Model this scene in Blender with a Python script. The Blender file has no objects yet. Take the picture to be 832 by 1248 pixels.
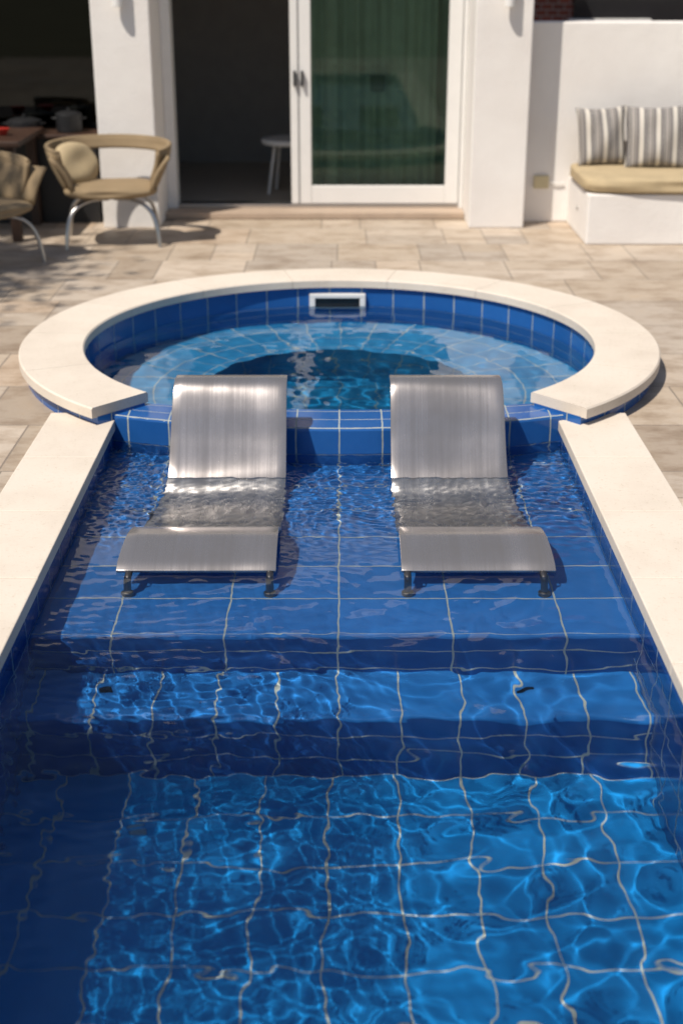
import bpy, bmesh, math, random
import numpy as np
from mathutils import Vector, Matrix
from mathutils.geometry import tessellate_polygon
random.seed(7); rng=np.random.RandomState(11)
sc=bpy.context.scene
R=math.radians
# ------------------------------------------------------------------ helpers
def empty(name,loc=(0,0,0),rot=0):
    o=bpy.data.objects.new(name,None); o.location=loc; o.rotation_euler=(0,0,rot)
    sc.collection.objects.link(o); return o
def link(name,me,parent=None,mat=None,smooth=False):
    o=bpy.data.objects.new(name,me); sc.collection.objects.link(o)
    if parent: o.parent=parent
    if mat: me.materials.append(mat)
    if smooth:
        for p in me.polygons: p.use_smooth=True
    return o
def bm_obj(name,bm,parent=None,mat=None,smooth=False):
    me=bpy.data.meshes.new(name); bm.normal_update(); bm.to_mesh(me); bm.free()
    return link(name,me,parent,mat,smooth)
def box(name,x0,x1,y0,y1,z0,z1,parent=None,mat=None,bev=0.004,seg=2):
    bm=bmesh.new(); bmesh.ops.create_cube(bm,size=1)
    for v in bm.verts:
        v.co=Vector(((x0+x1)/2+v.co.x*(x1-x0),(y0+y1)/2+v.co.y*(y1-y0),(z0+z1)/2+v.co.z*(z1-z0)))
    if bev>0: bmesh.ops.bevel(bm,geom=bm.edges[:],offset=bev,segments=seg,affect='EDGES',profile=.5)
    return bm_obj(name,bm,parent,mat)
def tube(name,pts,r,parent=None,mat=None,res=10,cyclic=False,smoothpath=True):
    cu=bpy.data.curves.new(name,'CURVE'); cu.dimensions='3D'; cu.bevel_depth=r; cu.bevel_resolution=4; cu.use_fill_caps=True
    if smoothpath and len(pts)>2:
        sp=cu.splines.new('NURBS'); sp.points.add(len(pts)-1)
        for p,q in zip(sp.points,pts): p.co=(*q,1)
        sp.use_endpoint_u=True; sp.order_u=3; sp.resolution_u=res
    else:
        sp=cu.splines.new('POLY'); sp.points.add(len(pts)-1)
        for p,q in zip(sp.points,pts): p.co=(*q,1)
    sp.use_cyclic_u=cyclic
    o=bpy.data.objects.new(name,cu); sc.collection.objects.link(o)
    dg=bpy.context.evaluated_depsgraph_get(); me=bpy.data.meshes.new_from_object(o.evaluated_get(dg))
    bpy.data.objects.remove(o)
    return link(name,me,parent,mat,True)
def cyl(name,c,r,z0,z1,parent=None,mat=None,r2=None,seg=32,bev=0.003):
    bm=bmesh.new(); bmesh.ops.create_cone(bm,cap_ends=True,segments=seg,radius1=r,radius2=r if r2 is None else r2,depth=z1-z0)
    for v in bm.verts: v.co+=Vector((c[0],c[1],(z0+z1)/2))
    if bev>0:
        es=[e for e in bm.edges if any(len(f.verts)>4 for f in e.link_faces)]
        bmesh.ops.bevel(bm,geom=es,offset=bev,segments=2,affect='EDGES',profile=.5)
    return bm_obj(name,bm,parent,mat,False)
def uvmesh(name,verts,faces,uvs,parent=None,mat=None,smooth=False):
    me=bpy.data.meshes.new(name); me.from_pydata(verts,[],faces); uvl=me.uv_layers.new(name='UVMap')
    for l in me.loops: uvl.data[l.index].uv=uvs[l.vertex_index]
    me.update(); return link(name,me,parent,mat,smooth)
def sweep(name,prof,xs,parent=None,mat=None,u0=0,v0=0,smooth=False):
    L=[0]
    for a,b in zip(prof,prof[1:]): L.append(L[-1]+math.dist(a,b))
    V=[];U=[]
    for j,(y,z) in enumerate(prof):
        for x in xs:
            V.append((x,y,z)); U.append((x+u0,L[j]+v0))
    n=len(xs); F=[(j*n+i,j*n+i+1,(j+1)*n+i+1,(j+1)*n+i) for j in range(len(prof)-1) for i in range(n-1)]
    return uvmesh(name,V,F,U,parent,mat,smooth)
# ------------------------------------------------------------------ materials
class NT:
    def __init__(s,name):
        s.m=bpy.data.materials.new(name); s.m.use_nodes=True; s.t=s.m.node_tree; s.n=s.t.nodes; s.n.clear()
        s.out=s.n.new('ShaderNodeOutputMaterial')
    def N(s,t): return s.n.new(t)
    def L(s,a,b): s.t.links.new(a,b)
    def M(s,op,a,b=None,c=None):
        n=s.n.new('ShaderNodeMath'); n.operation=op
        for i,v in enumerate((a,b,c)):
            if v is None: continue
            if isinstance(v,(int,float)): n.inputs[i].default_value=v
            else: s.L(v,n.inputs[i])
        return n.outputs[0]
    def mix(s,f,a,b,blend='MIX'):
        n=s.n.new('ShaderNodeMix'); n.data_type='RGBA'; n.blend_type=blend
        if isinstance(f,(int,float)): n.inputs[0].default_value=f
        else: s.L(f,n.inputs[0])
        for k,v in ((6,a),(7,b)):
            if isinstance(v,tuple): n.inputs[k].default_value=(*v[:3],1)
            else: s.L(v,n.inputs[k])
        return n.outputs[2]
    def ramp(s,f,stops):
        n=s.n.new('ShaderNodeValToRGB'); e=n.color_ramp.elements
        while len(e)<len(stops): e.new(.5)
        for q,(p,c) in zip(e,stops): q.position=p; q.color=(*c,1)
        s.L(f,n.inputs[0]); return n.outputs[0]
    def bsdf(s):
        b=s.N('ShaderNodeBsdfPrincipled'); s.L(b.outputs[0],s.out.inputs[0]); return b
    def bump(s,h,b,strength=.3,dist=.01):
        n=s.N('ShaderNodeBump'); n.inputs['Strength'].default_value=strength; n.inputs['Distance'].default_value=dist
        s.L(h,n.inputs['Height']); s.L(n.outputs[0],b.inputs['Normal'])
def noise(t,vec,scale,detail=4,rough=.55,out=0):
    n=t.N('ShaderNodeTexNoise'); n.inputs['Scale'].default_value=scale; n.inputs['Detail'].default_value=detail; n.inputs['Roughness'].default_value=rough
    if vec is not None: t.L(vec,n.inputs['Vector'])
    return n.outputs[out]
def pos(t): return t.N('ShaderNodeTexCoord').outputs['Object']

def tile_mat(name,tw,th,ox=0,oy=0,col=(.012,.095,.40),grout=(.48,.52,.47),g=.0045,rough=.14,var=.28):
    t=NT(name); uv=t.N('ShaderNodeTexCoord').outputs['UV']
    wob=noise(t,uv,9,1)
    sx=t.N('ShaderNodeSeparateXYZ'); t.L(uv,sx.inputs[0])
    w=t.M('MULTIPLY',t.M('SUBTRACT',wob,.5),.006)
    u=t.M('DIVIDE',t.M('ADD',t.M('ADD',sx.outputs[0],ox),w),tw); v=t.M('DIVIDE',t.M('ADD',t.M('ADD',sx.outputs[1],oy),w),th)
    fu=t.M('FRACT',u); fv=t.M('FRACT',v)
    du=t.M('MULTIPLY',t.M('MINIMUM',fu,t.M('SUBTRACT',1,fu)),tw); dv=t.M('MULTIPLY',t.M('MINIMUM',fv,t.M('SUBTRACT',1,fv)),th)
    d=t.M('MINIMUM',du,dv)
    gw=t.M('ADD',g*.5,t.M('MULTIPLY',t.M('SUBTRACT',noise(t,uv,22,2),.5),g*.9))
    mr=t.N('ShaderNodeMapRange'); mr.interpolation_type='SMOOTHSTEP'
    t.L(d,mr.inputs['Value']); t.L(gw,mr.inputs['From Min']); t.L(t.M('ADD',gw,.0018),mr.inputs['From Max'])
    face=mr.outputs[0]
    cmb=t.N('ShaderNodeCombineXYZ'); t.L(t.M('FLOOR',u),cmb.inputs[0]); t.L(t.M('FLOOR',v),cmb.inputs[1])
    wn=t.N('ShaderNodeTexWhiteNoise'); wn.noise_dimensions='2D'; t.L(cmb.outputs[0],wn.inputs['Vector'])
    k=t.M('ADD',t.M('MULTIPLY',wn.outputs['Value'],var*1.1),t.M('MULTIPLY',noise(t,uv,14,5,.65),var*1.5))
    lo=tuple(c*(1-var) for c in col); hi=(col[0]*1.9+.004,col[1]*1.4,col[2]*1.22)
    tc=t.mix(k,lo,hi)
    gc=t.mix(noise(t,uv,5,4),tuple(c*.5 for c in grout),grout)
    b=t.bsdf(); c=t.mix(face,gc,tc); t.L(c,b.inputs['Base Color'])
    rg=t.M('ADD',t.M('MULTIPLY',t.M('SUBTRACT',1,face),.6),t.M('ADD',rough-.06,t.M('MULTIPLY',noise(t,uv,40,3),.16))); t.L(rg,b.inputs['Roughness'])
    hh=t.M('ADD',face,t.M('MULTIPLY',noise(t,uv,16,2),.35)); t.bump(hh,b,.35,.003)
    return t.m
def plain(name,col,rough=.5,metal=0,ns=8,var=.15,bump=0,bs=60,bd=.003):
    t=NT(name); p=pos(t); n=noise(t,p,ns,4)
    b=t.bsdf(); b.inputs['Roughness'].default_value=rough; b.inputs['Metallic'].default_value=metal
    t.L(t.mix(n,tuple(c*(1-var) for c in col),tuple(min(1,c*(1+var)) for c in col)),b.inputs['Base Color'])
    if bump: t.bump(noise(t,p,bs,4),b,bump,bd)
    return t.m
def stucco():
    t=NT('stucco'); p=pos(t); b=t.bsdf(); b.inputs['Roughness'].default_value=.9
    n=noise(t,p,1.3,5,.6); t.L(t.ramp(n,[(.3,(.74,.70,.665)),(.7,(.83,.80,.765))]),b.inputs['Base Color'])
    t.bump(t.M('ADD',noise(t,p,55,5,.6),t.M('MULTIPLY',noise(t,p,12,2),.6)),b,.55,.006); return t.m
def limestone():
    t=NT('limestone'); p=pos(t); b=t.bsdf(); b.inputs['Roughness'].default_value=.75
    n=noise(t,p,2.2,6,.6); c=t.ramp(n,[(.28,(.61,.53,.44)),(.52,(.69,.61,.515)),(.75,(.72,.645,.555))])
    sp=t.ramp(noise(t,p,70,3,.7),[(.25,(.70,.62,.52)),(.42,(1,1,1))])
    t.L(t.mix(.6,c,sp,blend='MULTIPLY'),b.inputs['Base Color']); t.bump(noise(t,p,80,5),b,.25,.003); return t.m
def deck_mat():
    t=NT('travertine_paving'); p=pos(t); b=t.bsdf()
    s=t.N('ShaderNodeSeparateXYZ'); t.L(p,s.inputs[0]); x,y=s.outputs[0],s.outputs[1]
    rh=.60; v=t.M('DIVIDE',t.M('ADD',y,.1),rh); row=t.M('FLOOR',v)
    w1=t.N('ShaderNodeTexWhiteNoise'); w1.noise_dimensions='1D'; t.L(row,w1.inputs['W'])
    tw=.90; u=t.M('ADD',t.M('DIVIDE',x,tw),t.M('MULTIPLY',w1.outputs['Value'],7)); colm=t.M('FLOOR',u)
    cb=t.N('ShaderNodeCombineXYZ'); t.L(colm,cb.inputs[0]); t.L(row,cb.inputs[1])
    w2=t.N('ShaderNodeTexWhiteNoise'); w2.noise_dimensions='2D'; t.L(cb.outputs[0],w2.inputs['Vector'])
    sx=t.N('ShaderNodeSeparateColor'); t.L(w2.outputs['Color'],sx.inputs[0])
    split=t.M('GREATER_THAN',sx.outputs[0],.15); hsplit=t.M('GREATER_THAN',sx.outputs[1],.5)
    sp=t.M('ADD',.34,t.M('MULTIPLY',t.M('GREATER_THAN',sx.outputs[2],.5),.32))
    fu=t.M('FRACT',u); fv=t.M('FRACT',v); left=t.M('LESS_THAN',fu,sp)
    half=t.M('MULTIPLY',split,left)
    hh=t.M('MULTIPLY',t.M('MULTIPLY',half,hsplit),t.M('GREATER_THAN',fv,.5))
    w3=t.N('ShaderNodeTexWhiteNoise'); w3.noise_dimensions='3D'; cb2=t.N('ShaderNodeCombineXYZ'); t.L(colm,cb2.inputs[0]); t.L(row,cb2.inputs[1]); t.L(t.M('ADD',half,t.M('MULTIPLY',hh,2)),cb2.inputs[2]); t.L(cb2.outputs[0],w3.inputs['Vector'])
    tone=w3.outputs['Value']
    base=t.ramp(tone,[(0,(.30,.24,.185)),(.2,(.44,.36,.275)),(.45,(.52,.435,.345)),(.65,(.38,.33,.28)),(.82,(.58,.49,.395)),(1,(.47,.365,.27))])
    nn=noise(t,p,3,6,.65); mp=t.N('ShaderNodeMapping'); mp.inputs['Scale'].default_value=(1,1.6,1); t.L(p,mp.inputs[0])
    vein=noise(t,mp.outputs[0],3.6,7,.7)
    c=t.mix(t.M('MULTIPLY',nn,.4),base,(.52,.435,.345)); c=t.mix(.9,c,t.ramp(vein,[(.30,(.54,.48,.42)),(.46,(.84,.80,.76)),(.55,(1,1,1)),(.75,(1.0,.94,.86))]),blend='MULTIPLY')
    du=t.M('MULTIPLY',t.M('MINIMUM',fu,t.M('SUBTRACT',1,fu)),tw); dh=t.M('ADD',t.M('MULTIPLY',t.M('ABSOLUTE',t.M('SUBTRACT',fu,sp)),tw),t.M('MULTIPLY',t.M('SUBTRACT',1,split),1))
    dv=t.M('MULTIPLY',t.M('MINIMUM',fv,t.M('SUBTRACT',1,fv)),rh)
    dv2=t.M('ADD',t.M('MULTIPLY',t.M('ABSOLUTE',t.M('SUBTRACT',fv,.5)),rh),t.M('SUBTRACT',1,t.M('MULTIPLY',half,hsplit)))
    d=t.M('MINIMUM',t.M('MINIMUM',t.M('MINIMUM',du,dh),dv),dv2)
    d=t.M('ADD',d,t.M('MULTIPLY',t.M('SUBTRACT',noise(t,p,30,2),.5),.003))
    mr=t.N('ShaderNodeMapRange'); mr.inputs['From Min'].default_value=.0015; mr.inputs['From Max'].default_value=.006; t.L(d,mr.inputs['Value'])
    c=t.mix(mr.outputs[0],(.22,.18,.145),c); t.L(c,b.inputs['Base Color'])
    t.L(t.M('ADD',.42,t.M('MULTIPLY',nn,.3)),b.inputs['Roughness'])
    t.bump(t.M('ADD',t.M('ADD',mr.outputs[0],t.M('MULTIPLY',tone,.8)),t.M('MULTIPLY',noise(t,p,28,5,.65),.9)),b,.45,.005); return t.m
def water_mat(name):
    t=NT(name); g=t.N('ShaderNodeBsdfGlass'); g.inputs['Roughness'].default_value=0; g.inputs['IOR'].default_value=1.333
    g.inputs['Color'].default_value=(.97,.995,1,1); t.L(g.outputs[0],t.out.inputs[0]); return t.m
def steel_mat():
    t=NT('brushed_steel'); p=pos(t); b=t.bsdf(); b.inputs['Metallic'].default_value=1
    mp=t.N('ShaderNodeMapping'); mp.inputs['Scale'].default_value=(150,1.0,1.0); t.L(p,mp.inputs[0])
    st=noise(t,mp.outputs[0],1,6,.7); mp2=t.N('ShaderNodeMapping'); mp2.inputs['Scale'].default_value=(13,.7,.7); t.L(p,mp2.inputs[0]); st2=noise(t,mp2.outputs[0],1,3)
    bl=noise(t,p,5,5,.6)
    k=t.M('ADD',t.M('ADD',t.M('MULTIPLY',st,.26),t.M('MULTIPLY',st2,.44)),t.M('MULTIPLY',bl,.3))
    t.L(t.ramp(k,[(.36,(.27,.245,.235)),(.64,(.55,.51,.50))]),b.inputs['Base Color'])
    t.L(t.M('ADD',.08,t.M('MULTIPLY',t.M('ADD',t.M('ADD',t.M('MULTIPLY',st,.5),st2),t.M('MULTIPLY',bl,.6)),.15)),b.inputs['Roughness']); b.inputs['Anisotropic'].default_value=.35
    t.bump(st,b,.07,.001)
    d=t.N('ShaderNodeBsdfDiffuse'); d.inputs['Color'].default_value=(.40,.375,.36,1)
    m=t.N('ShaderNodeMixShader'); m.inputs[0].default_value=.26; t.L(b.outputs[0],m.inputs[1]); t.L(d.outputs[0],m.inputs[2]); t.L(m.outputs[0],t.out.inputs[0])
    return t.m
def glass_mat(name,tint,rfl=1.5):
    t=NT(name); tr=t.N('ShaderNodeBsdfTransparent'); tr.inputs[0].default_value=(*tint,1)
    gl=t.N('ShaderNodeBsdfGlossy'); gl.inputs['Roughness'].default_value=.02; gl.inputs['Color'].default_value=(.9,.95,.92,1)
    fr=t.N('ShaderNodeFresnel'); fr.inputs[0].default_value=rfl; m=t.N('ShaderNodeMixShader')
    t.L(fr.outputs[0],m.inputs[0]); t.L(tr.outputs[0],m.inputs[1]); t.L(gl.outputs[0],m.inputs[2]); t.L(m.outputs[0],t.out.inputs[0]); return t.m
def fabric(name,col,sc_=420):
    t=NT(name); p=pos(t); b=t.bsdf(); b.inputs['Roughness'].default_value=.85
    t.L(t.mix(noise(t,p,6,4),tuple(c*.72 for c in col),tuple(c*1.2 for c in col)),b.inputs['Base Color'])
    t.bump(noise(t,p,sc_,2),b,.4,.002); return t.m
def stripe_mat():
    t=NT('striped_fabric'); p=pos(t); b=t.bsdf(); b.inputs['Roughness'].default_value=.9
    s=t.N('ShaderNodeSeparateXYZ'); t.L(p,s.inputs[0])
    f=t.M('FRACT',t.M('DIVIDE',t.M('ADD',s.outputs[0],10),.125))
    r=t.n.new('ShaderNodeValToRGB'); r.color_ramp.interpolation='CONSTANT'; e=r.color_ramp.elements
    st=[(0,(.55,.51,.45)),(.22,(.10,.095,.10)),(.36,(.50,.46,.41)),(.41,(.10,.095,.10)),(.52,(.52,.48,.43)),(.58,(.24,.22,.205)),(.84,(.09,.085,.09)),(.93,(.52,.48,.43))]
    while len(e)<len(st): e.new(.5)
    for q,(a,c) in zip(e,st): q.position=a; q.color=(*c,1)
    t.L(f,r.inputs[0]); t.L(r.outputs[0],b.inputs['Base Color']); t.bump(noise(t,p,300,2),b,.4,.002); return t.m
def brick_mat():
    t=NT('red_brick'); b=t.bsdf(); n=t.N('ShaderNodeTexBrick'); mp=t.N('ShaderNodeMapping'); mp.inputs['Rotation'].default_value=(R(90),0,0)
    t.L(pos(t),mp.inputs[0]); t.L(mp.outputs[0],n.inputs[0]); n.inputs['Scale'].default_value=4.5
    n.inputs['Color1'].default_value=(.25,.06,.035,1); n.inputs['Color2'].default_value=(.16,.045,.03,1); n.inputs['Mortar'].default_value=(.3,.27,.24,1)
    t.L(n.outputs[0],b.inputs['Base Color']); b.inputs['Roughness'].default_value=.9; return t.m

STU=stucco(); LIME=limestone(); DECK=deck_mat(); STEEL=steel_mat()
WFRAME=plain('white_frame_paint',(.76,.745,.72),.35,var=.05)
DARK=plain('dark_metal',(.03,.03,.032),.35,.4,bump=.1)
CHROME=plain('satin_chrome',(.50,.49,.48),.28,1,var=.08)
LEG=plain('weathered_steel',(.16,.15,.145),.35,.9,var=.3)
TAN=fabric('woven_tan',(.27,.195,.11)); CUSH=fabric('beige_cushion',(.46,.36,.215)); STRIPE=stripe_mat()
WOOD=plain('dark_wood',(.05,.025,.015),.45,ns=5,var=.4,bump=.2)
ROOMW=plain('room_wall',(.36,.34,.32),.9); ROOMF=plain('room_floor',(.42,.37,.31),.4)
BLK=plain('black_plastic',(.015,.015,.016),.4)
INLET=plain('inlet_plastic',(.22,.34,.42),.4)
WATER=water_mat('water')
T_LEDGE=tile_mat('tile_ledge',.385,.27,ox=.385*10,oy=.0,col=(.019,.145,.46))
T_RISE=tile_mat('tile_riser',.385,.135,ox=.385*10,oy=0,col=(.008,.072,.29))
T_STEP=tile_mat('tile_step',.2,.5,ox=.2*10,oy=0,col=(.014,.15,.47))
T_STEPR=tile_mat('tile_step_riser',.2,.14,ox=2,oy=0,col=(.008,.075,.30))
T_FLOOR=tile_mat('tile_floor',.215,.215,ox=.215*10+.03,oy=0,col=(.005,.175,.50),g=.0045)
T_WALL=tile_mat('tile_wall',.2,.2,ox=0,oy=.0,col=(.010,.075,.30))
T_SPA=tile_mat('tile_spa',.2,.16,ox=0,oy=0,col=(.012,.10,.36))
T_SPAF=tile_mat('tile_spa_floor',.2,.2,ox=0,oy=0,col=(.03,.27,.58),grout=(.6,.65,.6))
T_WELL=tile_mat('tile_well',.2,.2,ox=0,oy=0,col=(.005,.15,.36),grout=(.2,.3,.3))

# ------------------------------------------------------------------ layout constants
XWL,XWR=-1.035,1.01; CY=7.03; RI=1.34; RO=1.67
ZW=-.062; ZL=-.205; ZS=-.48; ZF=-.87; Y1=4.06; Y2=3.77; YEND=-2.6
def hole():
    a0=-math.asin(.963/1.5); L=[(-1.15,YEND-.1),(1.15,YEND-.1)]
    n=64
    for i in range(n+1):
        a=a0+(math.pi-2*a0)*i/n; L.append((1.5*math.cos(a),CY+1.5*math.sin(a)))
    return L
def sheet(name,outer,z,mat):
    h=hole(); polys=[[Vector((x,y,0)) for x,y in outer],[Vector((x,y,0)) for x,y in h][::-1]]
    tri=tessellate_polygon(polys); pts=[(v.x,v.y,z) for p in polys for v in p]
    me=bpy.data.meshes.new(name); me.from_pydata(pts,[],[tuple(t) for t in tri]); 
    bm=bmesh.new(); bm.from_mesh(me); bmesh.ops.recalc_face_normals(bm,faces=bm.faces[:])
    for f in bm.faces:
        if f.normal.z<0: f.normal_flip()
    bm.to_mesh(me); bm.free(); return link(name,me,None,mat)
GRD=plain('dry_ground',(.16,.15,.09),.95,ns=.5,var=.4,bump=.3)
sheet('ground',[(-300,-300),(300,-300),(300,300),(-300,300)],-.006,GRD)
sheet('patio_paving',[(-7,-7),(7,-7),(7,13),(-7,13)],0,DECK)

# ------------------------------------------------------------------ pool shell
pool=empty('swimming_pool')
X=list(np.linspace(-1.06,1.05,22))
def nose(y,z,r=.018):
    return [(y+r-r*math.sin(a),z-r+r*math.cos(a)) for a in np.linspace(0,math.pi/2,6)]
recv=[]
n1=nose(Y1,ZL); o=sweep('ledge_tread',n1[:1]+[(5.98,ZL)],X,pool,T_LEDGE); recv.append(o)
o=sweep('ledge_nosing',n1,X,pool,T_LEDGE,smooth=True,v0=.01); recv.append(o)
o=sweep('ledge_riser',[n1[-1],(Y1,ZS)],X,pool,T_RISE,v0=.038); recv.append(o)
n2=nose(Y2,ZS); o=sweep('step_tread',n2[:1]+[(Y1,ZS)],X,pool,T_STEP,v0=.02); recv.append(o)
o=sweep('step_nosing',n2,X,pool,T_STEP,smooth=True,v0=.01); recv.append(o)
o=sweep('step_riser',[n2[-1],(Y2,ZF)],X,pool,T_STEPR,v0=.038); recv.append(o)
o=sweep('pool_floor',[(Y2,ZF),(YEND,ZF)],X,pool,T_FLOOR); recv.append(o)
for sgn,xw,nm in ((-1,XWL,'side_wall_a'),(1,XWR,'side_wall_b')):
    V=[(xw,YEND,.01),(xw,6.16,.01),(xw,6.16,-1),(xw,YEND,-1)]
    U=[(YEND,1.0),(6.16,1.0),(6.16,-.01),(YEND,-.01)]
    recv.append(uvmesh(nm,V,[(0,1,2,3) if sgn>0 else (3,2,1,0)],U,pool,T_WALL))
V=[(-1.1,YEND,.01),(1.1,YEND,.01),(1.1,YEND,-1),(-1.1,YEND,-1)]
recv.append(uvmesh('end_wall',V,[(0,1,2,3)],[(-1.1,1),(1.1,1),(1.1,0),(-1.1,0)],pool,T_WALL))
def slabs(name,rects,z0,z1):
    bm=bmesh.new()
    for (x0,x1,y0,y1) in rects:
        r=bmesh.ops.create_cube(bm,size=1); dz=random.uniform(-.0012,.0012)
        for v in r['verts']:
            v.co=Vector(((x0+x1)/2+v.co.x*(x1-x0),(y0+y1)/2+v.co.y*(y1-y0),(z0+z1)/2+v.co.z*(z1-z0)+dz))
    bmesh.ops.bevel(bm,geom=bm.edges[:],offset=.005,segments=2,affect='EDGES',profile=.5)
    return bm_obj(name,bm,pool,LIME)
rects=[]; y=5.98
while y>YEND-.3:
    y2=y-.6
    rects.append((-1.335,XWL+.012,y2+.001,y-.001)); rects.append((XWR-.012,1.325,y2+.001,y-.001))
    y=y2
slabs('coping',rects,-.015,.035)
slabs('coping_end',[(x,x+.497,YEND-.33,YEND+.02) for x in (-.998,-.498,.002,.502)],-.014,.034)
for (x,yy,z) in ((-.77,3.94,ZS),(.62,3.94,ZS)):
    box('step_fixture',x-.013,x+.013,yy-.008,yy+.008,z+.001,z+.005,pool,BLK,.0015)
cyl('floor_inlet',(-.62,3.5),.024,ZF+.001,ZF+.006,pool,INLET)

# ------------------------------------------------------------------ hot tub
spa=empty('hot_tub')
def arc_shell(name,r,z0,z1,a0,a1,n,mat,inward,tb=0):
    V=[];U=[];F=[]
    for i in range(n+1):
        a=a0+(a1-a0)*i/n
        for z in (z0,z1): V.append((r*math.cos(a),CY+r*math.sin(a),z)); U.append((a*r,z1-z+tb))
    for i in range(n):
        q=(i*2,(i+1)*2,(i+1)*2+1,i*2+1); F.append(q[::-1] if inward else q)
    return uvmesh(name,V,F,U,spa,mat,True)
def ring(name,r0,r1,z,a0,a1,n,mat,parent=spa):
    V=[];U=[];F=[]
    for i in range(n+1):
        a=a0+(a1-a0)*i/n
        for r in (r0,r1): V.append((r*math.cos(a),CY+r*math.sin(a),z)); U.append((a*1.15,r))
    for i in range(n): F.append((2*i,2*i+1,2*i+3,2*i+2))
    return uvmesh(name,V,F,U,parent,mat)
A0,A1=R(-48.5),R(228.5)
arc_shell('outer_wall',RO-.03,-.02,.072,A0,A1,96,T_SPA,False)
recv.append(arc_shell('inner_wall',RI+.02,-.46,.072,A0,A1,120,T_SPA,True,tb=.01))
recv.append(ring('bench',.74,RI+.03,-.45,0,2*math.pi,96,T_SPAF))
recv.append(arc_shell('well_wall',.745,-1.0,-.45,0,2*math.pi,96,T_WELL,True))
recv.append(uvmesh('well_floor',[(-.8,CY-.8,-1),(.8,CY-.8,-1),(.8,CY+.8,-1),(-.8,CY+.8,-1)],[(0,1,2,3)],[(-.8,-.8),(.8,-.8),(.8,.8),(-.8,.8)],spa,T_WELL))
for a,s in ((A0,1),(A1,-1)):
    c,sn=math.cos(a),math.sin(a); P=[(r*c,CY+r*sn,z) for r,z in ((RI+.02,-.02),(RO-.03,-.02),(RO-.03,.072),(RI+.02,.072))]
    uvmesh('end_cap',P,[(0,1,2,3) if s>0 else (3,2,1,0)],[(0,0),(.28,0),(.28,.1),(0,.1)],spa,T_SPA)
bm=bmesh.new(); nst=11; sub=10
for k in range(nst):
    a=A0+(A1-A0)*k/nst+.0009; b=A0+(A1-A0)*(k+1)/nst-.0009
    prof=[(RI,.07),(RO,.07),(RO,.113),(RO-.007,.12),(RI+.007,.12),(RI,.113)]
    rings=[]
    for i in range(sub+1):
        t=a+(b-a)*i/sub; rings.append([bm.verts.new((r*math.cos(t),CY+r*math.sin(t),z)) for r,z in prof])
    for p,q in zip(rings,rings[1:]):
        for j in range(6): bm.faces.new((p[j],p[(j+1)%6],q[(j+1)%6],q[j]))
    bm.faces.new(rings[0][::-1]); bm.faces.new(rings[-1])
bmesh.ops.recalc_face_normals(bm,faces=bm.faces[:]); bm_obj('coping_ring',bm,spa,LIME)
ZD=.058
yin=lambda x:5.96+.10*(x/.925)**2 if abs(x)<.925 else 6.06+(abs(x)-.925)*1.1
yout=lambda x:5.68+.19*(x/1.02)**2
XD=list(np.linspace(-1.14,1.14,41))
V=[];U=[];F=[]
for x in XD:
    for y,z,w in ((yout(x),-.3,.358),(yout(x),ZD-.012,.012),(yout(x)+.004,ZD-.003,.004),(yout(x)+.012,ZD,-.004),(yin(x)-.01,ZD,-.29),(yin(x),ZD-.01,-.30),(yin(x),-1.0,-1.3)):
        V.append((x,y,z)); U.append((x,w))
for i in range(len(XD)-1):
    for j in range(6): F.append((i*7+j,(i+1)*7+j,(i+1)*7+j+1,i*7+j+1))
T_DAM=tile_mat('tile_dam',.192,.13,ox=.192*10,oy=.13*12,col=(.014,.105,.37))
recv.append(uvmesh('spill_dam',V,F,U,spa,T_DAM))
sk=empty('pool_skimmer')
yk=CY+RI+.012
for (x0,x1,z0,z1) in ((-.19,.16,.005,.03),(-.19,.16,-.10,-.075),(-.19,-.155,-.075,.005),(.125,.16,-.075,.005)):
    box('frame',x0,x1,yk-.03,yk+.01,z0,z1,sk,WFRAME,.003)
box('throat',-.155,.125,yk-.012,yk-.006,-.075,.005,sk,BLK,.001)
tl=empty('underwater_light'); o=cyl('lens',(0,0),.07,0,.02,tl,WFRAME); o.location=(0,5.975,-.22); o.rotation_euler=(R(-90),0,0)

# ------------------------------------------------------------------ water
def waves(n,l0,l1,slope,seed,dir0=None,spread=math.pi):
    r=np.random.RandomState(seed); C=[]
    for i in range(n):
        lam=l0*(l1/l0)**r.rand(); k=2*math.pi/lam
        th=(dir0 if dir0 is not None else 0)+r.uniform(-spread,spread)
        C.append((k*math.cos(th),k*math.sin(th),r.rand()*6.283,slope*math.sqrt(2./n)/k))
    return C
def ev(C,x,y):
    h=np.zeros_like(x)
    for kx,ky,p,a in C: h+=a*np.sin(kx*x+ky*y+p)
    return h
big=waves(26,.22,.50,.012,3); med=waves(30,.075,.15,.019,5); fine=waves(22,.036,.065,.038,9,R(60),1.0)
vfine=waves(30,.036,.065,.125,19)
rdA=waves(10,.30,.55,1.0,41); rdB=waves(10,.20,.40,1.0,47)
def crest(C,x,y,a,e):
    n=ev(C,x,y); return -a*np.sqrt(n*n+e*e)
def sst(a,b,x): t=np.clip((x-a)/(b-a),0,1); return t*t*(3-2*t)
def pool_h(x,y):
    xx=x+.03*np.sin(5*y+1.3)+.02*np.sin(9*x+2); yy=y+.03*np.sin(6*x)+.015*np.sin(11*y)
    mleft=sst(.2,-.6,x)*sst(1.8,2.8,y)
    ledge=sst(3.9,4.3,y); mdam=sst(4.62,5.1,y)
    rg=(crest(rdA,xx,yy,.036,.014)+crest(rdB,xx,yy,.028,.012)+.004)*(1-ledge)*(1-.5*mleft)
    return (rg+ev(big,xx,yy)*(1-.4*ledge)+ev(med,xx,yy)*(1-.3*ledge)+ev(fine,xx,yy)*(mleft*(1-ledge*.75)+.09)+ev(vfine,xx,yy)*(.92*mdam+.05*ledge))
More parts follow.
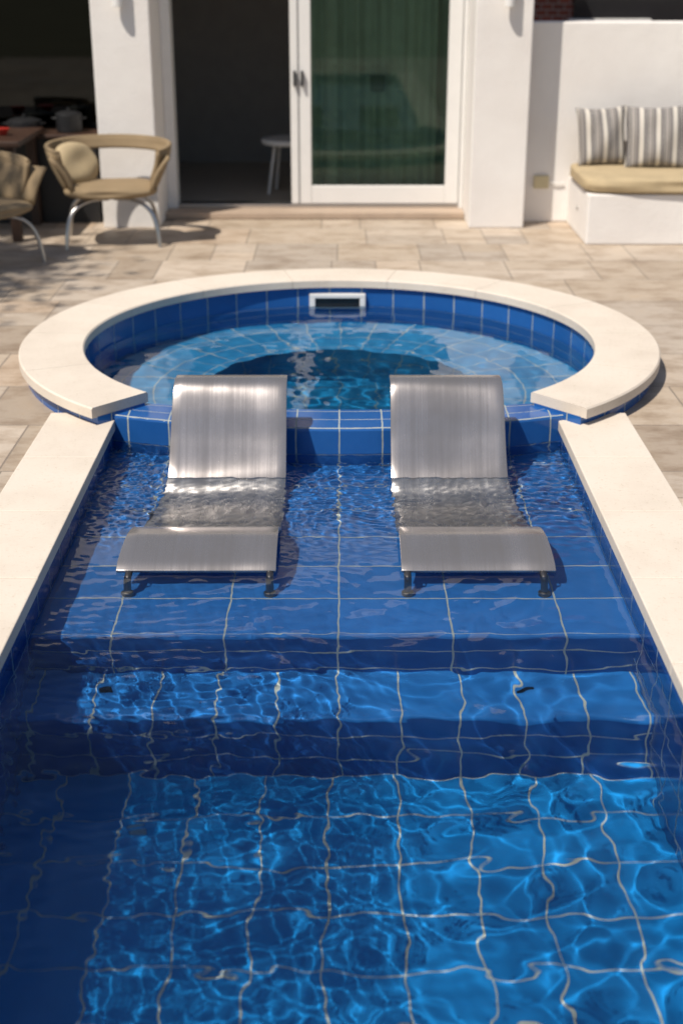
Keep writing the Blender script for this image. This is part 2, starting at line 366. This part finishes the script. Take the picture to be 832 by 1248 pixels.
def grid(name,xs,ys,fn,z,keep=None,parent=None):
    Xg,Yg=np.meshgrid(xs,ys); Z=fn(Xg,Yg)+z; n,m=len(ys),len(xs)
    co=np.stack([Xg,Yg,Z],-1).reshape(-1,3)
    i,j=np.meshgrid(np.arange(n-1),np.arange(m-1),indexing='ij'); a=(i*m+j).ravel()
    f=np.stack([a,a+1,a+m+1,a+m],-1)
    if keep is not None:
        k=keep(Xg,Yg).ravel(); f=f[k[f].all(1)]
    me=bpy.data.meshes.new(name); me.vertices.add(len(co)); me.vertices.foreach_set('co',co.ravel())
    me.loops.add(f.size); me.loops.foreach_set('vertex_index',f.ravel().astype(np.int32))
    me.polygons.add(len(f)); me.polygons.foreach_set('loop_start',np.arange(0,f.size,4,dtype=np.int32))
    me.update(calc_edges=True); me.validate()
    me.polygons.foreach_set('use_smooth',np.ones(len(me.polygons),bool))
    bm=bmesh.new(); bm.from_mesh(me); bmesh.ops.delete(bm,geom=[v for v in bm.verts if not v.link_faces],context='VERTS'); bm.to_mesh(me); bm.free()
    return link(name,me,parent,WATER)
ys=np.concatenate([np.arange(YEND-.02,1.6,.04),np.arange(1.6,4.6,.0075),np.arange(4.6,5.97,.0062)])
wp=grid('pool_water',np.arange(-1.045,1.036,.0070),ys,pool_h,ZW)
sbig=waves(24,.22,.5,.020,31); sfine=waves(24,.07,.14,.026,37)
def spa_h(x,y):
    r=np.sqrt(x**2+(y-CY)**2); return ev(sbig,x,y)+ev(sfine,x,y)*(.5+.9*sst(.9,.2,r))
ws=grid('hot_tub_water',np.arange(-1.36,1.361,.012),np.arange(CY-1.36,CY+1.361,.012),spa_h,-.045,keep=lambda x,y:((x**2+(y-CY)**2)<1.352**2)&(y>5.8))

# ------------------------------------------------------------------ loungers
def lounger(name,in_x,out_f,out_b):
    root=empty(name)
    ctrl=[(4.42,-.050),(4.46,-.026),(4.54,-.004),(4.64,.006),(4.75,-.018),(4.90,-.105),(5.08,-.160),(5.26,-.145),(5.39,-.060),(5.48,.07),(5.55,.20),(5.615,.285),(5.68,.302),(5.74,.285)]
    P=[]
    for i in range(len(ctrl)-1):
        p0=ctrl[max(i-1,0)];p1=ctrl[i];p2=ctrl[i+1];p3=ctrl[min(i+2,len(ctrl)-1)]
        for k in range(8):
            t=k/8; P.append(tuple(.5*((2*p1[c])+(-p0[c]+p2[c])*t+(2*p0[c]-5*p1[c]+4*p2[c]-p3[c])*t*t+(-p0[c]+3*p1[c]-3*p2[c]+p3[c])*t**3) for c in (0,1)))
    P.append(ctrl[-1])
    bm=bmesh.new(); rows=[]; nx=12
    for (y,z) in P:
        f=(y-4.44)/1.24; a=in_x[0]+(in_x[1]-in_x[0])*f; b=out_f+(out_b-out_f)*f
        rows.append([bm.verts.new((a+(b-a)*i/nx,y,z)) for i in range(nx+1)])
    for p,q in zip(rows,rows[1:]):
        for i in range(nx): bm.faces.new((p[i],p[i+1],q[i+1],q[i]))
    bmesh.ops.recalc_face_normals(bm,faces=bm.faces[:])
    if sum(f.normal.z for f in bm.faces)<0: bmesh.ops.reverse_faces(bm,faces=bm.faces[:])
    o=bm_obj('seat_shell',bm,root,STEEL,True)
    m=o.modifiers.new('s','SOLIDIFY'); m.thickness=.016; m.offset=-1; m2=o.modifiers.new('b','BEVEL'); m2.width=.003; m2.segments=2
    recv.append(o)
    s=1 if out_f>in_x[0] else -1
    for nm,x in (('leg_frame_a',in_x[0]+s*.022),('leg_frame_b',out_f-s*.045)):
        recv.append(tube(nm,[(x,4.375,ZL+.006),(x,4.38,-.14),(x,4.385,-.075),(x,4.43,-.060),(x,4.56,-.038),(x,4.68,-.030),(x,4.80,-.075),(x,4.95,-.155),(x,5.12,-.182)],.0135,root,LEG))
        recv.append(cyl('foot',(x,4.375),.022,ZL+.001,ZL+.03,root,LEG))
        x2=x*(.92 if nm.endswith('b') else 1)
        tube('rear_leg',[(x2,5.12,-.182),(x2,5.34,-.16),(x2,5.45,-.18),(x2,5.46,ZL+.004)],.013,root,LEG)
    tube('cross_bar',[(in_x[0]+s*.022,4.56,-.050),(out_f-s*.045,4.56,-.050)],.011,root,LEG)
    return root
lounger('pool_lounge_chair',(-.225,-.226),-.800,-.708)
lounger('pool_lounge_chair',(.225,.220),.780,.700)

# ------------------------------------------------------------------ white house
hs=empty('white_house')
YP=10.73
box('pillar_a',-1.86,-1.42,YP,11.6,0,2.9,hs,STU,.01)
box('pillar_b',1.01,1.44,YP,11.6,0,2.9,hs,STU,.01)
box('lintel',-1.42,1.01,11.2,11.6,2.4,2.9,hs,STU,.01)
box('lintel_b',-5.5,-1.86,11.0,11.6,2.2,2.9,hs,STU,.01)
box('end_wall',-5.8,-5.5,11.0,16,0,2.9,hs,STU,.01)
box('side_wall',1.14,1.44,11.6,16,0,2.9,hs,STU,.01)
box('back_wall',-5.8,1.44,16,16.3,0,2.9,hs,STU,.01)
box('roof',-6,1.7,11.1,16.5,2.902,3.1,hs,STU,.01)
box('interior_back',-5.4,1.1,14.2,14.25,.02,2.8,hs,ROOMW,0)
box('interior_partition',-1.75,-1.68,11.62,14.2,.02,2.8,hs,ROOMW,0)
box('interior_floor',-5.45,1.12,11.4,15.9,.005,.03,hs,ROOMF,0)
SILL=plain('sill_stone',(.42,.32,.24),.6,ns=12,var=.15,bump=.1)
box('threshold',-1.418,1.008,11.1,11.42,.004,.055,hs,SILL,.006)
box('glazing_b',-5.5,-1.86,11.35,11.36,.05,2.2,hs,glass_mat('dark_glass',(.10,.11,.105),1.4),0)
for x in (-5.5,-3.7,-1.93): box('window_frame',x,x+.06,11.32,11.39,0,2.2,hs,DARK)
box('door_frame_left',-1.418,-1.34,11.3,11.5,.055,2.4,hs,WFRAME)
box('door_frame_right',.975,1.008,11.3,11.5,.055,2.4,hs,WFRAME)
box('door_track',-1.34,.975,11.34,11.5,.055,.085,hs,CHROME,.003)
box('door_head',-1.34,.975,11.3,11.5,2.3,2.4,hs,WFRAME)
xL,xR=-.40,.97
box('sliding_stile_a',xL,xL+.165,11.34,11.39,.088,2.29,hs,WFRAME,.006)
box('sliding_stile_b',xR-.11,xR,11.34,11.39,.088,2.29,hs,WFRAME,.006)
box('sliding_bottom_rail',xL+.165,xR-.11,11.342,11.388,.088,.235,hs,WFRAME,.006)
box('sliding_top_rail',xL+.165,xR-.11,11.342,11.388,2.17,2.29,hs,WFRAME,.006)
box('sliding_seam',xL+.06,xL+.066,11.334,11.345,.09,2.29,hs,DARK,0)
box('sliding_glass',xL+.165,xR-.11,11.362,11.368,.235,2.17,hs,glass_mat('green_glass',(.74,.82,.76),1.36),0)
for x in (xL+.025,xL+.085): box('door_handle',x,x+.022,11.30,11.335,1.02,1.14,hs,DARK,.006)
box('wall_switch',.24,.36,11.43,11.44,.97,1.10,hs,plain('switch_plate',(.10,.12,.09),.4),.01)
V=[];F=[];nx=260
for i in range(nx+1):
    x=-.38+1.4*i/nx; y=11.56+.045*math.sin(x*24+1.6*math.sin(x*7))+.012*math.sin(x*71)
    V+= [(x,y,.06),(x+.01*math.sin(x*30),y,2.35)]
for i in range(nx): F.append((2*i,2*i+2,2*i+3,2*i+1))
me=bpy.data.meshes.new('curtain'); me.from_pydata(V,[],F)
link('curtain',me,hs,fabric('curtain_cloth',(.33,.40,.355),200),True)
for x in (-1.643,1.25):
    w=empty('wall_lamp',(x,YP-.06,0)); cyl('shade',(0,0),.038,1.64,1.86,w,WFRAME); box('bracket',-.02,.02,.035,.062,1.72,1.80,w,WFRAME,.003)
st=empty('white_stool',(-.46,12.3,.03))
cyl('seat',(0,0),.24,.42,.47,st,WFRAME,bev=.02)
for k in range(4):
    a=k*math.pi/2+.6; tube('leg',[(.14*math.cos(a),.14*math.sin(a),.42),(.21*math.cos(a),.21*math.sin(a),0)],.014,st,WFRAME)

# ------------------------------------------------------------------ garden wall, bench, neighbour
gw=empty('garden_wall'); box('wall',1.444,7,11.0,11.2,0,1.52,gw,STU,.01)
bn=empty('masonry_bench'); box('plinth',1.82,4.4,10.06,10.998,0,.37,bn,STU,.012)
o=cyl('step_light',(0,0),.018,0,.01,bn,CHROME); o.location=(1.821,10.5,.2); o.rotation_euler=(0,R(-90),0)
def cushion(name,sx,sy,sz,e,parent,mat,seed=0):
    bm=bmesh.new(); bmesh.ops.create_cube(bm,size=2); bmesh.ops.subdivide_edges(bm,edges=bm.edges[:],cuts=14,use_grid_fill=True)
    r=random.Random(seed); ph=[r.random()*6 for _ in range(6)]
    for v in bm.verts:
        x,y,z=v.co
        n=(abs(x)**e+abs(y)**e+abs(z)**e)**(1/e); m=max(abs(x),abs(y),abs(z)); q=v.co*(m/n)
        w=.012*math.sin(3*q.x+ph[0])*math.sin(4*q.z+ph[1])
        v.co=Vector((q.x*sx/2,q.y*sy/2+w,q.z*sz/2))
    return bm_obj(name,bm,parent,mat,True)
c=cushion('seat_cushion',2.62,.96,.115,9,bn,CUSH); c.location=(3.105,10.51,.43)
def pillow(loc,s,rz,tilt,seed,wx=1.0):
    p=empty('striped_pillow',loc,rz)
    bm=bmesh.new(); N=26; g={}
    for side in (1,-1):
        for i in range(N+1):
            for j in range(N+1):
                if side==-1 and (i in(0,N) or j in(0,N)): g[side,i,j]=g[1,i,j]; continue
                u=i/N*2-1; v=j/N*2-1
                pin=1-.09*(1-abs(v)**2)*abs(u)**3; pin2=1-.09*(1-abs(u)**2)*abs(v)**3
                th=.095*((1-u**2)*(1-v**2))**.42*(1+.14*math.sin(5*u+seed)*math.sin(4*v+2*seed))
                g[side,i,j]=bm.verts.new((u*s/2*pin*wx,side*th,v*s/2*pin2))
        for i in range(N):
            for j in range(N):
                q=[g[side,i,j],g[side,i+1,j],g[side,i+1,j+1],g[side,i,j+1]]
                bm.faces.new(q if side<0 else q[::-1])
    o=bm_obj('cushion_body',bm,p,STRIPE,True); o.rotation_euler=(R(tilt),R(random.uniform(-3,3)),0)
    return p
pillow((2.02,10.80,.485+.21),.45,R(3),-14,1,.86)
pillow((2.41,10.66,.485+.22),.48,R(-6),-17,2)
pillow((2.84,10.78,.485+.21),.46,R(5),-14,3)
ob=empty('power_outlet'); box('cover',1.54,1.66,10.975,10.999,.27,.37,ob,plain('ivory_plastic',(.55,.48,.30),.4),.005)
tube('cable',[(1.66,10.985,.32),(1.72,10.98,.30),(1.78,10.985,.31)],.006,ob,WFRAME)
nb=empty('brick_house'); BR=brick_mat()
box('brick_wall',1.7,7,14,14.3,0,4,nb,BR,0)
box('window_glass',2.25,4.8,13.97,13.995,.9,2.6,nb,plain('dark_window',(.02,.02,.022),.1),0)
box('window_sill',2.2,3.0,13.9,13.99,1.30,1.42,nb,WFRAME,.004)

# ------------------------------------------------------------------ armchairs, table, counter
def chair(loc,rz,sc_,pill=True):
    c=empty('patio_armchair',loc,rz); c.scale=sc_
    def ringpt(a,w,d,z): return Vector((w*math.cos(a),d*math.sin(a),z))
    a0,a1=R(-38),R(218); n=48; V=[];F=[]
    for i in range(n+1):
        a=a0+(a1-a0)*i/n; f=abs(i/n-.5)*2
        ztop=.74-.05*f**2; hgt=.085+ (0 if f<.55 else .30*((f-.55)/.45)**1.3)
        if f>.93: hgt*= 1-(f-.93)/.07*.5
        for k in range(6):
            t=k/5; z=ztop-hgt*t; sh=1-.28*t*hgt/.38
            V.append(tuple(ringpt(a,.365*sh+.01*math.sin(t*3.1),.33*sh,z)))
    for i in range(n):
        for k in range(5): F.append((i*6+k,(i+1)*6+k,(i+1)*6+k+1,i*6+k+1))
    me=bpy.data.meshes.new('arm_band'); me.from_pydata(V,[],F); o=link('arm_band',me,c,TAN,True)
    m=o.modifiers.new('s','SOLIDIFY'); m.thickness=.025; m.offset=0
    tube('arm_rim',[tuple(ringpt(a0+(a1-a0)*i/24,.367,.332,.742-.05*(abs(i/24-.5)*2)**2)) for i in range(25)],.014,c,TAN)
    se=cushion('seat',.56,.58,.10,3.2,c,TAN); se.location=(0,-.02,.40)
    for s_ in (-1,1):
        V=[];F=[]
        for i in range(9):
            for k in range(6):
                y=-.26+.40*i/8; t=k/5; V.append((s_*(.345-.11*t-.02*math.sin(t*3)),y*(1-.1*t)-.02,.66-.25*t))
        for i in range(8):
            for k in range(5): F.append((i*6+k,(i+1)*6+k,(i+1)*6+k+1,i*6+k+1))
        me=bpy.data.meshes.new('side_panel'); me.from_pydata(V,[],F); o=link('side_panel',me,c,TAN,True)
        m=o.modifiers.new('s','SOLIDIFY'); m.thickness=.022
        for y in (-.24,.22):
            tube('leg',[(s_*.02,y*.5,.34),(s_*.12,y*.7,.35),(s_*.235,y*.95,.28),(s_*.27,y*1.1,.13),(s_*.275,y*1.15,0)],.013,c,CHROME)
    if pill:
        p=cushion('back_pillow',.30,.12,.32,2.8,c,CUSH); p.location=(-.20,.08,.57); p.rotation_euler=(R(-18),R(12),R(42))
    return c
chair((-1.70,10.22,0),R(8),(1.22,1.05,.98))
chair((-2.50,9.36,0),R(60),(1.1,1.15,.98))
tb=empty('wooden_table'); box('top',-3.4,-2.33,10.1,11.0,.70,.74,tb,WOOD,.006)
for x in (-3.3,-2.42):
    for y in (10.2,10.9): box('leg',x-.035,x+.035,y-.035,y+.035,0,.70,tb,WOOD,.005)
RED=plain('red_glaze',(.4,.03,.02),.3)
bw=empty('red_bowl'); cyl('bowl',(-2.55,10.5),.04,.741,.79,bw,RED,r2=.07)
bw=empty('red_bowl'); cyl('bowl',(-2.75,10.7),.04,.741,.80,bw,RED,r2=.06)
bw=empty('glass_tumbler'); cyl('cup',(-2.66,10.3),.03,.741,.84,bw,glass_mat('clear_glass',(.9,.92,.92)))
gr=empty('kitchen_counter')
box('cabinet',-2.75,-1.92,10.95,11.28,.0,.66,gr,BLK,.008)
box('worktop',-2.79,-1.90,10.92,11.30,.66,.69,gr,WOOD,.006)
def pot(name,x,y,r,h):
    p=empty(name,(x,y,.69)); cyl('body',(0,0),r,.001,h,p,BLK,r2=r*1.05,bev=.006); cyl('lid',(0,0),r*1.06,h+.001,h+.02,p,BLK,r2=r*.6,bev=.004)
    cyl('lid_knob',(0,0),.012,h+.02,h+.045,p,BLK)
    for s_ in (-1,1): tube('handle',[(s_*r*.98,-.03,h*.75),(s_*(r+.035),-.02,h*.78),(s_*(r+.035),.02,h*.78),(s_*r*.98,.03,h*.75)],.006,p,DARK)
pot('cooking_pot',-2.50,11.1,.13,.09); pot('cooking_pot',-2.15,11.12,.10,.14)

# ------------------------------------------------------------------ tall tree outside the left of the frame
tr=empty('tall_tree'); BARK=plain('bark',(.12,.09,.065),.9,bump=.6,bs=25,bd=.02)
tube('trunk',[(-6.9,2.8,-.02),(-6.8,2.9,2.0),(-6.95,3.0,4.5),(-6.7,3.2,6.8)],.16,tr,BARK)
cent=[]
for k in range(26):
    c=Vector((-6.85+random.uniform(-1.1,1.05),3.4+random.uniform(-3.2,3.0),8.2+random.uniform(-.9,.9))); cent.append(c)
    tube('limb',[(-6.75,3.1,6.2+random.uniform(0,.6)),((-6.75+c.x)/2,(3.1+c.y)/2,7.0),tuple(c)],.04,tr,BARK)
V=[];F=[]
for c in cent:
    for i in range(480):
        d=Vector((random.gauss(0,.27),random.gauss(0,.34),random.gauss(0,.26))); p=c+d
        a=Vector((random.gauss(0,1),random.gauss(0,1),random.gauss(0,.5))).normalized(); b=a.cross(Vector((random.gauss(0,1),random.gauss(0,1),random.gauss(0,1)))).normalized()
        l=random.uniform(.10,.18); w=l*.45; k=len(V)
        V+=[tuple(p-a*l*.5),tuple(p+b*w*.5),tuple(p+a*l*.5),tuple(p-b*w*.5)]; F.append((k,k+1,k+2,k+3))
me=bpy.data.meshes.new('leaves'); me.from_pydata(V,[],F); link('leaves',me,tr,plain('leaf',(.06,.09,.03),.6,ns=3,var=.4))

# ------------------------------------------------------------------ light
d=Vector((.38,.38,-.85)).normalized()
su=bpy.data.lights.new('sun','SUN'); su.energy=5.0; su.angle=R(.5); su.color=(1,.925,.825)
so=bpy.data.objects.new('sun',su); so.rotation_euler=d.to_track_quat('-Z','Y').to_euler(); sc.collection.objects.link(so)
w=bpy.data.worlds.new('World'); sc.world=w; w.use_nodes=True; nt=w.node_tree; nt.nodes.clear()
sky=nt.nodes.new('ShaderNodeTexSky'); sky.sky_type='NISHITA'; sky.sun_disc=False; sky.sun_elevation=math.asin(-d.z); sky.sun_rotation=math.atan2(-d.x,-d.y)
bg=nt.nodes.new('ShaderNodeBackground'); bg.inputs[1].default_value=.08; o_=nt.nodes.new('ShaderNodeOutputWorld')
nt.links.new(sky.outputs[0],bg.inputs[0]); nt.links.new(bg.outputs[0],o_.inputs[0])
su.cycles.is_caustics_light=True
for o in (wp,ws): o.cycles.is_caustics_caster=True
for o in recv: o.cycles.is_caustics_receiver=True

# ------------------------------------------------------------------ camera
cam=bpy.data.cameras.new('camera'); co=bpy.data.objects.new('camera',cam); sc.collection.objects.link(co); sc.camera=co
cam.sensor_fit='VERTICAL'; cam.sensor_height=36; cam.sensor_width=24; cam.lens=36*1650/1248
co.location=(.01,0,2); co.rotation_euler=(R(90-22.4),0,0); cam.clip_end=1000
cam.dof.use_dof=True; cam.dof.focus_distance=5.0; cam.dof.aperture_fstop=1.8
sc.view_settings.view_transform='Standard'; sc.view_settings.look='None'; sc.view_settings.exposure=0
